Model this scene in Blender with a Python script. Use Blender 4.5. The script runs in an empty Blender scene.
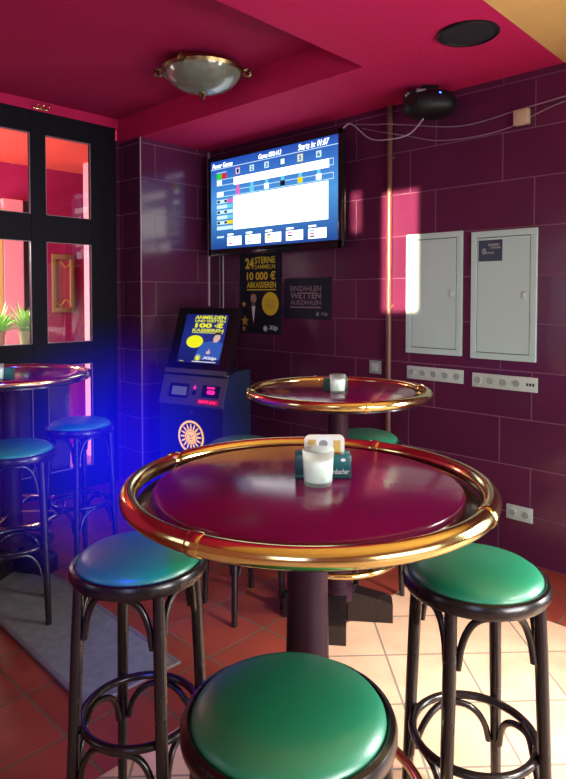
import bpy, bmesh, math, random
from mathutils import Vector, Matrix
random.seed(7)
PI = math.pi
SC = bpy.context.scene
COL = SC.collection
R = math.radians

# ------------------------------------------------------------------ helpers
def lin(r, g, b):
    f = lambda c: (c/255/12.92) if c/255 <= .04045 else ((c/255+.055)/1.055)**2.4
    return (f(r), f(g), f(b), 1.0)

class MB:
    def __init__(self):
        self.bm = bmesh.new(); self.mi = 0
    def _mark(self, fs):
        for f in fs: f.material_index = self.mi
    def box(self, c, s, rot=None, bev=0.0, seg=2):
        r = bmesh.ops.create_cube(self.bm, size=1.0)
        vs = r['verts']
        bmesh.ops.scale(self.bm, vec=s, verts=vs)
        fs = set(f for v in vs for f in v.link_faces)
        if bev > 0:
            es = list(set(e for v in vs for e in v.link_edges))
            rb = bmesh.ops.bevel(self.bm, geom=es, offset=bev, segments=seg, profile=.5, affect='EDGES')
            fs = set(f for f in rb['faces']) | set(f for f in fs if f.is_valid)
            vs = list(set(v for f in fs for v in f.verts))
        if rot is not None:
            bmesh.ops.rotate(self.bm, cent=(0, 0, 0), matrix=rot.to_3x3(), verts=vs)
        bmesh.ops.translate(self.bm, vec=c, verts=vs)
        self._mark(set(f for v in vs for f in v.link_faces))
        return self
    def mn(self, a, b, **k):
        return self.box([(a[i]+b[i])/2 for i in range(3)], [abs(b[i]-a[i]) for i in range(3)], **k)
    def lathe(self, prof, n=48, M=None, close=False):
        rings = []
        for (r, z) in prof:
            if r < 1e-6:
                rings.append([self.bm.verts.new((0, 0, z))])
            else:
                rings.append([self.bm.verts.new((r*math.cos(2*PI*k/n), r*math.sin(2*PI*k/n), z)) for k in range(n)])
        fs = []
        pairs = list(zip(rings[:-1], rings[1:]))
        if close: pairs.append((rings[-1], rings[0]))
        for a, b in pairs:
            if len(a) == 1 and len(b) == 1: continue
            for k in range(n):
                k2 = (k+1) % n
                if len(a) == 1: fs.append(self.bm.faces.new((a[0], b[k2], b[k])))
                elif len(b) == 1: fs.append(self.bm.faces.new((a[k], a[k2], b[0])))
                else: fs.append(self.bm.faces.new((a[k], a[k2], b[k2], b[k])))
        self._mark(fs)
        vs = [v for rg in rings for v in rg]
        if M is not None: bmesh.ops.transform(self.bm, matrix=M, verts=vs)
        return self
    def torus(self, R0, r, z, n=64, m=14, M=None):
        return self.lathe([(R0+r*math.cos(2*PI*k/m), z+r*math.sin(2*PI*k/m)) for k in range(m)], n=n, M=M, close=True)
    def tube(self, pts, r, n=10, closed=False):
        pts = [Vector(p) for p in pts]
        N = len(pts)
        rad = r if isinstance(r, (list, tuple)) else [r]*N
        rings = []
        up = None
        for i, p in enumerate(pts):
            a = pts[(i-1) % N] if (closed or i > 0) else p
            b = pts[(i+1) % N] if (closed or i < N-1) else p
            t = (b-a).normalized()
            if up is None:
                up = Vector((0, 0, 1)) if abs(t.z) < .9 else Vector((1, 0, 0))
            s = t.cross(up).normalized(); up = s.cross(t).normalized()
            rings.append([self.bm.verts.new(p + (s*math.cos(2*PI*k/n)+up*math.sin(2*PI*k/n))*rad[i]) for k in range(n)])
        fs = []
        pr = list(zip(rings[:-1], rings[1:]))
        if closed: pr.append((rings[-1], rings[0]))
        for a, b in pr:
            for k in range(n):
                fs.append(self.bm.faces.new((a[k], a[(k+1) % n], b[(k+1) % n], b[k])))
        if not closed:
            fs.append(self.bm.faces.new(rings[0][::-1])); fs.append(self.bm.faces.new(rings[-1]))
        self._mark(fs)
        return self
    def poly(self, pts):
        f = self.bm.faces.new([self.bm.verts.new(p) for p in pts]); f.material_index = self.mi
        return self
    def prism(self, prof, w0, w1, axis=0):
        # profile in the two other axes, extruded along axis
        def P(a, b, w):
            return (w, a, b) if axis == 0 else ((a, w, b) if axis == 1 else (a, b, w))
        A = [self.bm.verts.new(P(a, b, w0)) for a, b in prof]
        B = [self.bm.verts.new(P(a, b, w1)) for a, b in prof]
        n = len(A)
        fs = [self.bm.faces.new(A[::-1]), self.bm.faces.new(B)]
        for k in range(n):
            fs.append(self.bm.faces.new((A[k], A[(k+1) % n], B[(k+1) % n], B[k])))
        self._mark(fs)
        return self
    def build(self, name, mats, parent=None, smooth=True, loc=None, recalc=True):
        if recalc: bmesh.ops.recalc_face_normals(self.bm, faces=self.bm.faces[:])
        me = bpy.data.meshes.new(name)
        self.bm.to_mesh(me); self.bm.free()
        for m in (mats if isinstance(mats, (list, tuple)) else [mats]): me.materials.append(m)
        if smooth:
            me.shade_smooth()
            me.set_sharp_from_angle(angle=R(38))
        o = bpy.data.objects.new(name, me); COL.objects.link(o)
        if parent is not None: o.parent = parent
        if loc is not None: o.location = loc
        return o

def tag(o, label, cat, group=None, kind=None):
    o['label'] = label; o['category'] = cat
    if group: o['group'] = group
    if kind: o['kind'] = kind
    return o
def thing(name, label, cat, loc=(0, 0, 0), rz=0.0, group=None):
    o = bpy.data.objects.new(name, None); COL.objects.link(o)
    o.empty_display_size = .1
    o.location = loc; o.rotation_euler = (0, 0, rz)
    return tag(o, label, cat, group)
def struct(name, mb, mat, parent=None, smooth=False):
    o = mb.build(name, mat, parent, smooth=smooth)
    if parent is None: o['kind'] = 'structure'
    return o
def dup(src, label, loc, rz):
    r = src.copy(); COL.objects.link(r)
    r.location = loc; r.rotation_euler = (0, 0, rz); r['label'] = label
    for ch in list(src.children):
        c = ch.copy(); COL.objects.link(c); c.parent = r
        for g in list(ch.children):
            d = g.copy(); COL.objects.link(d); d.parent = c
    return r

# text glyphs -> list of (polygons) in unit square coordinates
def glyph_mesh(body, bold=0.0, shear=0.0):
    cu = bpy.data.curves.new('lettering_source', 'FONT')
    cu.body = body; cu.size = 1.0; cu.offset = bold; cu.shear = shear; cu.resolution_u = 3
    ob = bpy.data.objects.new('lettering_source', cu); COL.objects.link(ob)
    bpy.context.view_layer.update()
    dg = bpy.context.evaluated_depsgraph_get()
    me = bpy.data.meshes.new_from_object(ob.evaluated_get(dg))
    bpy.data.objects.remove(ob); bpy.data.curves.remove(cu)
    vs = [v.co.copy() for v in me.vertices]; fs = [tuple(p.vertices) for p in me.polygons]
    bpy.data.meshes.remove(me)
    x0 = min(v.x for v in vs); x1 = max(v.x for v in vs); y0 = min(v.y for v in vs); y1 = max(v.y for v in vs)
    return [((v.x-x0)/(x1-x0), (v.y-y0)/(y1-y0)) for v in vs], fs

class Flat:
    """flat printed or lit shapes on one plane; u to the right, v up, metres, standing off along n"""
    def __init__(self, o, u, v):
        self.o = Vector(o); self.u = Vector(u).normalized(); self.v = Vector(v).normalized(); self.n = self.u.cross(self.v)
        self.mb = MB(); self.mats = []; self.h = 0.0008
    def P(self, a, b): return self.o + self.u*a + self.v*b + self.n*self.h
    def m(self, mat):
        if mat not in self.mats: self.mats.append(mat)
        self.mb.mi = self.mats.index(mat)
    def up(self, d=.0006): self.h += d; return self
    def rect(self, a0, b0, a1, b1, mat):
        self.m(mat); self.mb.poly([self.P(a0, b0), self.P(a1, b0), self.P(a1, b1), self.P(a0, b1)]); return self
    def frame(self, a0, b0, a1, b1, t, mat):
        self.rect(a0, b0, a1, b0+t, mat); self.rect(a0, b1-t, a1, b1, mat)
        self.rect(a0, b0+t, a0+t, b1-t, mat); self.rect(a1-t, b0+t, a1, b1-t, mat); return self
    def disc(self, a, b, ru, rv, mat, n=32):
        self.m(mat); self.mb.poly([self.P(a+ru*math.cos(2*PI*k/n), b+rv*math.sin(2*PI*k/n)) for k in range(n)]); return self
    def ring(self, a, b, r0, r1, mat, n=40):
        self.m(mat)
        for k in range(n):
            t0 = 2*PI*k/n; t1 = 2*PI*(k+1)/n
            self.mb.poly([self.P(a+r0*math.cos(t0), b+r0*math.sin(t0)), self.P(a+r1*math.cos(t0), b+r1*math.sin(t0)),
                          self.P(a+r1*math.cos(t1), b+r1*math.sin(t1)), self.P(a+r0*math.cos(t1), b+r0*math.sin(t1))])
        return self
    def poly(self, pts, mat):
        self.m(mat); self.mb.poly([self.P(a, b) for a, b in pts]); return self
    def star(self, a, b, r, mat):
        pts = []
        for k in range(10):
            q = r if k % 2 == 0 else r*.42
            pts.append((a+q*math.sin(PI*k/5), b+q*math.cos(PI*k/5)))
        self.m(mat)
        for k in range(10):
            self.poly([(a, b), pts[k], pts[(k+1) % 10]], mat)
        return self
    def sun(self, a, b, r, mat, n=12):
        self.disc(a, b, r*.5, r*.5, mat)
        for k in range(n):
            t = 2*PI*k/n; w = .18
            self.poly([(a+r*.56*math.cos(t-w), b+r*.56*math.sin(t-w)), (a+r*math.cos(t), b+r*math.sin(t)), (a+r*.56*math.cos(t+w), b+r*.56*math.sin(t+w))], mat)
        return self
    def text(self, body, a0, b0, a1, b1, mat, bold=.02, shear=0.0, slope=0.0):
        vs, fs = glyph_mesh(body, bold, shear)
        self.m(mat)
        V = [self.mb.bm.verts.new(self.P(a0+x*(a1-a0), b0+y*(b1-b0)+x*slope*(a1-a0))) for x, y in vs]
        for f in fs:
            try:
                q = self.mb.bm.faces.new([V[i] for i in f]); q.material_index = self.mb.mi
            except ValueError: pass
        return self
    def build(self, name, parent=None):
        return self.mb.build(name, self.mats, parent, smooth=False, recalc=False)

# ------------------------------------------------------------------ materials
def base_mat(name, col, rough=.5, metal=0.0, spec=.5, coat=0.0, emit=None, es=0.0):
    m = bpy.data.materials.new(name); m.use_nodes = True
    p = m.node_tree.nodes['Principled BSDF']
    p.inputs['Base Color'].default_value = col; p.inputs['Roughness'].default_value = rough
    p.inputs['Metallic'].default_value = metal; p.inputs['Specular IOR Level'].default_value = spec
    p.inputs['Coat Weight'].default_value = coat; p.inputs['Coat Roughness'].default_value = .08
    if emit: p.inputs['Emission Color'].default_value = emit; p.inputs['Emission Strength'].default_value = es
    return m
def N(m, t, **k):
    n = m.node_tree.nodes.new(t)
    for a, b in k.items(): setattr(n, a, b)
    return n
def LK(m, a, b): m.node_tree.links.new(a, b)
def mix_rgb(m, fac, a, b, blend='MIX'):
    n = N(m, 'ShaderNodeMix', data_type='RGBA', blend_type=blend)
    if hasattr(fac, 'links'): LK(m, fac, n.inputs[0])
    else: n.inputs[0].default_value = fac
    for s, i in ((a, 6), (b, 7)):
        if hasattr(s, 'links'): LK(m, s, n.inputs[i])
        else: n.inputs[i].default_value = s
    return n.outputs[2]
def noisy(name, col, col2, scale=20, rough=.5, bump=0.0, bscale=None, metal=0.0, spec=.5, coat=0.0, detail=4, rvar=0.0):
    m = base_mat(name, col, rough, metal, spec, coat)
    p = m.node_tree.nodes['Principled BSDF']
    tc = N(m, 'ShaderNodeTexCoord')
    n = N(m, 'ShaderNodeTexNoise'); n.inputs['Scale'].default_value = scale; n.inputs['Detail'].default_value = detail
    LK(m, tc.outputs['Object'], n.inputs['Vector'])
    LK(m, mix_rgb(m, n.outputs['Fac'], col, col2), p.inputs['Base Color'])
    if rvar:
        r = N(m, 'ShaderNodeMapRange'); r.inputs['To Min'].default_value = rough-rvar; r.inputs['To Max'].default_value = rough+rvar
        LK(m, n.outputs['Fac'], r.inputs['Value']); LK(m, r.outputs[0], p.inputs['Roughness'])
    if bump:
        n2 = N(m, 'ShaderNodeTexNoise'); n2.inputs['Scale'].default_value = bscale or scale*4; n2.inputs['Detail'].default_value = 3
        LK(m, tc.outputs['Object'], n2.inputs['Vector'])
        b = N(m, 'ShaderNodeBump'); b.inputs['Strength'].default_value = bump; b.inputs['Distance'].default_value = .01
        LK(m, n2.outputs['Fac'], b.inputs['Height']); LK(m, b.outputs['Normal'], p.inputs['Normal'])
    return m
def emis(name, col, s):
    m = base_mat(name, (0.01, 0.01, 0.01, 1), .35, emit=col, es=s)
    return m

def tile_wall(name, axis, dark=1.0):
    """large glazed wall tiles; axis 0 runs along x, axis 1 along y"""
    m = base_mat(name, (.2, .02, .06, 1), .22, spec=.5)
    p = m.node_tree.nodes['Principled BSDF']
    g = N(m, 'ShaderNodeNewGeometry'); s = N(m, 'ShaderNodeSeparateXYZ'); c = N(m, 'ShaderNodeCombineXYZ')
    LK(m, g.outputs['Position'], s.inputs[0]); LK(m, s.outputs[axis], c.inputs[0]); LK(m, s.outputs[2], c.inputs[1])
    ad = N(m, 'ShaderNodeVectorMath', operation='ADD'); ad.inputs[1].default_value = (20*.632+.15, 0.0, 0)
    LK(m, c.outputs[0], ad.inputs[0])
    b = N(m, 'ShaderNodeTexBrick'); b.offset = .3; b.offset_frequency = 2; b.squash = 1.0
    b.inputs['Scale'].default_value = 1.0; b.inputs['Brick Width'].default_value = .632; b.inputs['Row Height'].default_value = .281
    b.inputs['Mortar Size'].default_value = .0035; b.inputs['Mortar Smooth'].default_value = .3
    b.inputs['Color1'].default_value = WT1; b.inputs['Color2'].default_value = WT2; b.inputs['Mortar'].default_value = WTM
    b.inputs['Bias'].default_value = 0
    LK(m, ad.outputs[0], b.inputs['Vector'])
    n = N(m, 'ShaderNodeTexNoise'); n.inputs['Scale'].default_value = 3.0; n.inputs['Detail'].default_value = 5
    LK(m, g.outputs['Position'], n.inputs['Vector'])
    mp = N(m, 'ShaderNodeMapRange'); mp.inputs['To Min'].default_value = .8; mp.inputs['To Max'].default_value = 1.2
    LK(m, n.outputs['Fac'], mp.inputs['Value'])
    LK(m, mix_rgb(m, 1.0, b.outputs['Color'], mp.outputs[0], 'MULTIPLY'), p.inputs['Base Color'])
    r = N(m, 'ShaderNodeMapRange'); r.inputs['To Min'].default_value = .2; r.inputs['To Max'].default_value = .6
    LK(m, b.outputs['Fac'], r.inputs['Value']); LK(m, r.outputs[0], p.inputs['Roughness'])
    bp = N(m, 'ShaderNodeBump', invert=True); bp.inputs['Strength'].default_value = .35; bp.inputs['Distance'].default_value = .004
    n3 = N(m, 'ShaderNodeTexNoise'); n3.inputs['Scale'].default_value = 9.0
    LK(m, g.outputs['Position'], n3.inputs['Vector'])
    b2 = N(m, 'ShaderNodeBump'); b2.inputs['Strength'].default_value = .12; b2.inputs['Distance'].default_value = .01
    LK(m, n3.outputs['Fac'], b2.inputs['Height'])
    LK(m, b.outputs['Fac'], bp.inputs['Height']); LK(m, b2.outputs['Normal'], bp.inputs['Normal']); LK(m, bp.outputs['Normal'], p.inputs['Normal'])
    return m
WT1 = (.098, .017, .060, 1); WT2 = (.080, .014, .054, 1); WTM = (.16, .075, .13, 1)
WALL_X = tile_wall('glazed_tile_along_x', 0); WALL_Y = tile_wall('glazed_tile_along_y', 1)
WALL_Y.node_tree.nodes['Principled BSDF'].inputs['Coat Weight'].default_value = .8; WALL_Y.node_tree.nodes['Principled BSDF'].inputs['Coat Roughness'].default_value = .14

def floor_mat():
    m = base_mat('floor_tile', (.3, .1, .06, 1), .3, spec=.4)
    p = m.node_tree.nodes['Principled BSDF']
    g = N(m, 'ShaderNodeNewGeometry'); s = N(m, 'ShaderNodeSeparateXYZ'); LK(m, g.outputs['Position'], s.inputs[0])
    def grid(rot, off, c1, c2, mo, w):
        vr = N(m, 'ShaderNodeVectorRotate', rotation_type='Z_AXIS'); vr.inputs['Angle'].default_value = rot
        LK(m, g.outputs['Position'], vr.inputs['Vector'])
        ad = N(m, 'ShaderNodeVectorMath', operation='ADD'); ad.inputs[1].default_value = off
        LK(m, vr.outputs[0], ad.inputs[0])
        b = N(m, 'ShaderNodeTexBrick'); b.offset = 0; b.squash = 1
        b.inputs['Scale'].default_value = 1; b.inputs['Brick Width'].default_value = w; b.inputs['Row Height'].default_value = w
        b.inputs['Mortar Size'].default_value = .005; b.inputs['Mortar Smooth'].default_value = .2; b.inputs['Bias'].default_value = 0
        b.inputs['Color1'].default_value = c1; b.inputs['Color2'].default_value = c2; b.inputs['Mortar'].default_value = mo
        LK(m, ad.outputs[0], b.inputs['Vector'])
        return b
    b1 = grid(0, (2.04+.33*30, -1.03+.33*30, 0), (.26, .045, .028, 1), (.20, .035, .022, 1), (.08, .075, .045, 1), .33)
    b2 = grid(R(-45.7), (-.225+.325*40, -.031+.325*40, 0), (.62, .40, .27, 1), (.55, .35, .235, 1), (.20, .17, .14, 1), .325)
    gt = N(m, 'ShaderNodeMath', operation='GREATER_THAN'); gt.inputs[1].default_value = 0
    ax = N(m, 'ShaderNodeMath', operation='ADD'); ax.inputs[1].default_value = 1.785; LK(m, s.outputs[0], ax.inputs[0])
    ay = N(m, 'ShaderNodeMath', operation='SUBTRACT'); ay.inputs[0].default_value = 3.01; LK(m, s.outputs[1], ay.inputs[1])
    mi = N(m, 'ShaderNodeMath', operation='MINIMUM'); LK(m, ax.outputs[0], mi.inputs[0]); LK(m, ay.outputs[0], mi.inputs[1]); LK(m, mi.outputs[0], gt.inputs[0])
    c = mix_rgb(m, gt.outputs[0], b1.outputs['Color'], b2.outputs['Color'])
    n = N(m, 'ShaderNodeTexNoise'); n.inputs['Scale'].default_value = 7; n.inputs['Detail'].default_value = 6
    LK(m, g.outputs['Position'], n.inputs['Vector'])
    mp = N(m, 'ShaderNodeMapRange'); mp.inputs['To Min'].default_value = .65; mp.inputs['To Max'].default_value = 1.3
    LK(m, n.outputs['Fac'], mp.inputs['Value'])
    LK(m, mix_rgb(m, 1.0, c, mp.outputs[0], 'MULTIPLY'), p.inputs['Base Color'])
    mf = N(m, 'ShaderNodeMix', data_type='FLOAT'); LK(m, gt.outputs[0], mf.inputs[0]); LK(m, b1.outputs['Fac'], mf.inputs[2]); LK(m, b2.outputs['Fac'], mf.inputs[3])
    r = N(m, 'ShaderNodeMapRange'); r.inputs['To Min'].default_value = .38; r.inputs['To Max'].default_value = .75
    LK(m, mf.outputs[0], r.inputs['Value']); LK(m, r.outputs[0], p.inputs['Roughness'])
    bp = N(m, 'ShaderNodeBump', invert=True); bp.inputs['Strength'].default_value = .5; bp.inputs['Distance'].default_value = .004
    LK(m, mf.outputs[0], bp.inputs['Height']); LK(m, bp.outputs['Normal'], p.inputs['Normal'])
    return m

M_floor = floor_mat()
M_ceil = noisy('crimson_plaster', (.56, .014, .105, 1), (.48, .011, .088, 1), 2.5, .8, .35, 90, spec=.2)
M_yel = noisy('ochre_plaster', (.74, .47, .16, 1), (.66, .40, .13, 1), 6, .85, .4, 70, spec=.2)
M_redroom = noisy('red_plaster', (.45, .018, .11, 1), (.38, .014, .095, 1), 3, .8, .2, 80, spec=.2)
M_pink = noisy('pink_plaster', (.88, .32, .38, 1), (.84, .27, .34, 1), 3, .8, spec=.2)
M_dark = noisy('dark_brown_wall', (.03, .012, .02, 1), (.04, .016, .02, 1), 3, .7)
M_frame = noisy('black_brown_lacquer_frame', (.006, .006, .012, 1), (.009, .008, .014, 1), 8, .5, spec=.1, rvar=.08)
M_wood = noisy('dark_bentwood', (.007, .005, .006, 1), (.013, .008, .008, 1), 18, .26, spec=.45, coat=.1, rvar=.06)
M_top = noisy('mahogany_tabletop', (.24, .007, .12, 1), (.19, .006, .10, 1), 9, .16, spec=.5, coat=.08, rvar=.04)
M_ledge = noisy('black_ledge', (.012, .006, .010, 1), (.018, .008, .012, 1), 12, .22, coat=.2)
M_ped = noisy('dark_pedestal', (.022, .006, .014, 1), (.030, .008, .018, 1), 10, .5, spec=.2)
M_brass = noisy('polished_brass', (.95, .80, .36, 1), (.90, .74, .30, 1), 15, .14, metal=1.0, rvar=.04)
M_brass2 = noisy('aged_brass', (.36, .25, .11, 1), (.18, .12, .06, 1), 40, .3, metal=1.0)
M_vinyl = noisy('green_vinyl', (.006, .25, .125, 1), (.008, .22, .11, 1), 14, .40, .10, 260, spec=.6, coat=.6)
M_vinyl.node_tree.nodes['Principled BSDF'].inputs['Coat Roughness'].default_value = .30
M_black = noisy('black_plastic', (.005, .005, .007, 1), (.008, .008, .010, 1), 30, .45, spec=.3)
M_gloss = noisy('glossy_black_plastic', (.008, .008, .01, 1), (.012, .012, .014, 1), 30, .15)
M_navy = noisy('navy_sheet_metal', (.012, .022, .06, 1), (.015, .028, .075, 1), 12, .42)
M_grey = noisy('grey_painted_metal', (.13, .13, .16, 1), (.10, .10, .13, 1), 20, .35, metal=.3)
M_white = noisy('white_painted_metal', (.46, .70, .68, 1), (.43, .66, .64, 1), 6, .45)
M_whitep = noisy('white_plastic', (.48, .64, .60, 1), (.44, .58, .55, 1), 20, .4)
M_socket = noisy('grey_socket_recess', (.28, .38, .37, 1), (.24, .33, .32, 1), 20, .5)
M_beige = noisy('beige_plastic', (.55, .45, .30, 1), (.5, .4, .26, 1), 20, .5)
M_cable = noisy('pale_cable', (.55, .52, .55, 1), (.5, .48, .5, 1), 20, .5)
M_dcable2 = noisy('grey_cable', (.30, .24, .29, 1), (.26, .2, .25, 1), 20, .5)
M_dcable = noisy('brown_cable', (.25, .18, .14, 1), (.2, .14, .1, 1), 20, .5)
M_pipe = noisy('brown_conduit', (.12, .05, .045, 1), (.16, .07, .05, 1), 20, .35)
M_mat = noisy('grey_door_mat', (.09, .11, .10, 1), (.21, .24, .23, 1), 22, .9, .5, 300, spec=.2, detail=8)
M_bind = noisy('mat_binding', (.12, .11, .12, 1), (.10, .09, .10, 1), 30, .7)
M_teal = noisy('teal_plastic', (.012, .11, .13, 1), (.016, .13, .15, 1), 20, .25)
M_gplas = noisy('green_plastic', (.03, .16, .10, 1), (.04, .19, .12, 1), 20, .3)
M_card = noisy('white_beer_mat', (.78, .80, .76, 1), (.72, .75, .7, 1), 25, .6)
M_ochre = base_mat('ochre_print', (.62, .42, .10, 1), .6)
M_gprint = base_mat('grey_print', (.22, .26, .28, 1), .6)
M_paperw = base_mat('white_print', (.75, .8, .85, 1), .6)
M_pyel = base_mat('yellow_print', (.72, .60, .02, 1), .5)
M_pnavy = noisy('dark_poster', (.010, .012, .028, 1), (.014, .016, .036, 1), 8, .6, spec=.2)
M_pgrey = base_mat('grey_brown_print', (.20, .14, .17, 1), .6)
M_skin = base_mat('printed_skin', (.42, .25, .2, 1), .6)
M_gold = base_mat('gold_print', (.55, .36, .06, 1), .5)
M_tux = base_mat('printed_black', (.006, .006, .010, 1), .5)
M_leaf = noisy('bright_leaf', (.22, .55, .06, 1), (.45, .72, .18, 1), 20, .45)
M_pot = noisy('terracotta_pot', (.65, .28, .2, 1), (.55, .22, .15, 1), 12, .7)
M_pot2 = noisy('ochre_pot', (.55, .48, .18, 1), (.5, .4, .14, 1), 12, .6)
M_wax = noisy('self_lit_candle_wax', (.86, .93, .88, 1), (.80, .9, .84, 1), 20, .5, spec=.4)
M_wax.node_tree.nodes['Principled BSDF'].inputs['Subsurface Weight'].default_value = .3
M_wax.node_tree.nodes['Principled BSDF'].inputs['Emission Color'].default_value = (.9, 1, .95, 1); M_wax.node_tree.nodes['Principled BSDF'].inputs['Emission Strength'].default_value = .28  # wax glows by itself, standing in for daylight on it
M_wick = base_mat('wick', (.02, .02, .02, 1), .9)
M_sky = emis('daylight_pane', lin(225, 240, 255), 2.0)

def glass(name, tint=(1, 1, 1, 1), g=.10, rough=.02, frost=None):
    m = bpy.data.materials.new(name); m.use_nodes = True
    nt = m.node_tree; nt.nodes.clear()
    out = nt.nodes.new('ShaderNodeOutputMaterial'); tr = nt.nodes.new('ShaderNodeBsdfTransparent'); tr.inputs[0].default_value = tint
    gl = nt.nodes.new('ShaderNodeBsdfGlossy'); gl.inputs['Roughness'].default_value = rough
    mx = nt.nodes.new('ShaderNodeMixShader'); fr = nt.nodes.new('ShaderNodeLayerWeight'); fr.inputs['Blend'].default_value = g
    nt.links.new(fr.outputs['Fresnel'], mx.inputs[0]); nt.links.new(tr.outputs[0], mx.inputs[1]); nt.links.new(gl.outputs[0], mx.inputs[2])
    last = mx
    if frost:
        df = nt.nodes.new('ShaderNodeBsdfTranslucent'); df.inputs[0].default_value = frost
        m2 = nt.nodes.new('ShaderNodeMixShader'); m2.inputs[0].default_value = .35
        nt.links.new(mx.outputs[0], m2.inputs[1]); nt.links.new(df.outputs[0], m2.inputs[2]); last = m2
    nt.links.new(last.outputs[0], out.inputs[0])
    return m
M_pane = glass('window_glass', (.96, .96, .97, 1), .33)
M_tumbler = glass('clear_glass', (.93, .97, .95, 1), .10, .05, (.9, .95, .92, 1))
def bowl_mat():
    m = noisy('mottled_lamp_glass', (.30, .34, .26, 1), (.05, .055, .035, 1), 9, .18, .12, 30, spec=.6, coat=.4)
    return m
M_bowl = bowl_mat()

# ------------------------------------------------------------------ the setting
YA = 3.581          # tiled back wall
XP = -4.31          # pillar face
YP = 2.868          # pillar return and soffit face
XW = -4.62          # glazed partition
ZL, ZH = 2.85, 3.05
struct('floor', MB().mn((-4.72, -2.4, -.1), (2.6, 3.75, 0)), M_floor)

struct('wall_pillar', MB().mn((-4.80, YP, 0), (XP, YA+.02, ZL+.02)).mn((-4.80, 2.836, 0), (XW-.004, YP+.01, ZL+.02)), [WALL_Y])
bpy.data.objects['wall_pillar'].data.materials.append(WALL_X)
for f in bpy.data.objects['wall_pillar'].data.polygons:
    f.material_index = 1 if abs(f.normal.y) > .5 else 0
mb = MB(); mb.mn((-4.80, YP, ZL), (-2.10, YA+.1, ZH+.2)); mb.mn((-2.10, -2.5, ZL), (-1.257, YA+.1, ZH+.2))
struct('ceiling', mb, M_ceil)
struct('ceiling.001', MB().mn((-1.257, -2.5, ZL), (2.6, YA+.1, ZH+.2)), M_yel)
struct('ceiling.002', MB().mn((-4.80, -2.5, ZH), (-2.10, YP, ZH+.2)), noisy('shaded_crimson_plaster', (.40, .010, .085, 1), (.33, .008, .07, 1), 2.5, .8, .35, 90, spec=.2))  # coffer plaster darkened in its colour to paint the dimmer light there
struct('trim_1', MB().mn((XP-.004, YP-.004, 0), (XP+.004, YP+.004, ZL)), base_mat('pale_edge_strip', (.45, .32, .36, 1), .35))
struct('trim_2', MB().mn((XP, YA-.012, 1.48), (XP+.012, YA, 2.84)), base_mat('pale_corner_strip', (.62, .5, .58, 1), .35))
# walls behind and beside the camera, with window openings
def holed(name, axis, pos, a0, a1, holes, mat, t=.15):
    m = MB(); cur = a0
    def put(p, q, z0, z1):
        if axis == 0: m.mn((pos, p, z0), (pos+t, q, z1))
        else: m.mn((p, pos, z0), (q, pos+t, z1))
    for h0, h1, z0, z1 in holes:
        put(cur, h0, 0, ZH+.1); put(h0, h1, 0, z0); put(h0, h1, z1, ZH+.1); cur = h1
    put(cur, a1, 0, ZH+.1)
    return struct(name, m, mat)
holed('wall_back', 1, YA, -4.8, 2.6, [(.3, 1.7, .05, 2.2)], WALL_X)  # tiled wall; the out-of-view opening is added for the highlight lamp
M_warm = noisy('warm_plaster', (.35, .13, .08, 1), (.3, .11, .07, 1), 3, .8)
holed('wall_right', 0, 2.4, -2.5, YA, [(.3, 2.4, .1, 1.7)], M_warm)
holed('wall_front', 1, -2.45, -4.7, 2.4, [(-3.4, -2.4, .9, 2.4), (.5, 1.9, .9, 2.4)], M_warm)
struct('added_glow_pane', MB().mn((.3, YA+.09, .05), (1.7, YA+.10, 2.2)), M_sky)  # glowing pane added out of view, behind the highlight lamp
struct('window_2', MB().mn((2.47, .3, .1), (2.48, 2.4, 1.7)), M_sky)
mb = MB(); mb.mn((-3.4, -2.40, .9), (-2.4, -2.39, 2.4)); mb.mn((.5, -2.40, .9), (1.9, -2.39, 2.4)); struct('window_3', mb, M_sky)

# glazed partition to the next room
ys = [2.868, 2.605, 2.225, 2.105, 1.725, 1.605, 1.225, 1.105]
win = thing('window_1', 'black framed glazed partition looking into a red room', 'window')
win['kind'] = 'structure'
mb = MB()
x0, x1 = XW-.05, XW
def bar(y0, y1, z0, z1): mb.mn((x0, y0, z0), (x1, y1, z1), bev=.004, seg=1)
bar(2.605, 2.835, 0, 2.97)
for a, b in ((2.105, 2.225), (1.605, 1.725), (1.105, 1.225)): bar(a, b, 0, 2.97)
for a, b in ((2.225, 2.605), (1.725, 2.105), (1.225, 1.605)):
    for z0, z1 in ((0, .18), (1.02, 1.20), (1.985, 2.19), (2.80, 2.97)): mb.mn((x0, a-.005, z0), (x1-.003, b+.005, z1))
mb.build('window_frame', M_frame, win, smooth=False)
M_bead = base_mat('pale_glazing_bead', (.30, .22, .26, 1), .35)
for a, b in ((2.225, 2.605), (1.725, 2.105), (1.225, 1.605)):
    for z0, z1 in ((.18, 1.02), (1.20, 1.985), (2.19, 2.80)):
        MB().mn((XW-.03, a, z0), (XW-.026, b, z1)).build('pane', M_pane, win, smooth=False)
        e = MB()
        w = .005
        e.mn((XW-.014, a, z0), (XW-.006, b, z0+w)); e.mn((XW-.014, a, z1-w), (XW-.006, b, z1))
        e.mn((XW-.014, a, z0), (XW-.006, a+w, z1)); e.mn((XW-.014, b-w, z0), (XW-.006, b, z1))
        e.build('glazing_bead', M_bead, win, smooth=False)
struct('wall_left', MB().mn((-4.78, -2.5, 0), (XW, 1.105, ZH+.1)), M_redroom)
struct('trim_3', MB().mn((-4.78, 1.105, 2.97), (XW-.01, YP, ZH+.1)), M_ceil)

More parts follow.
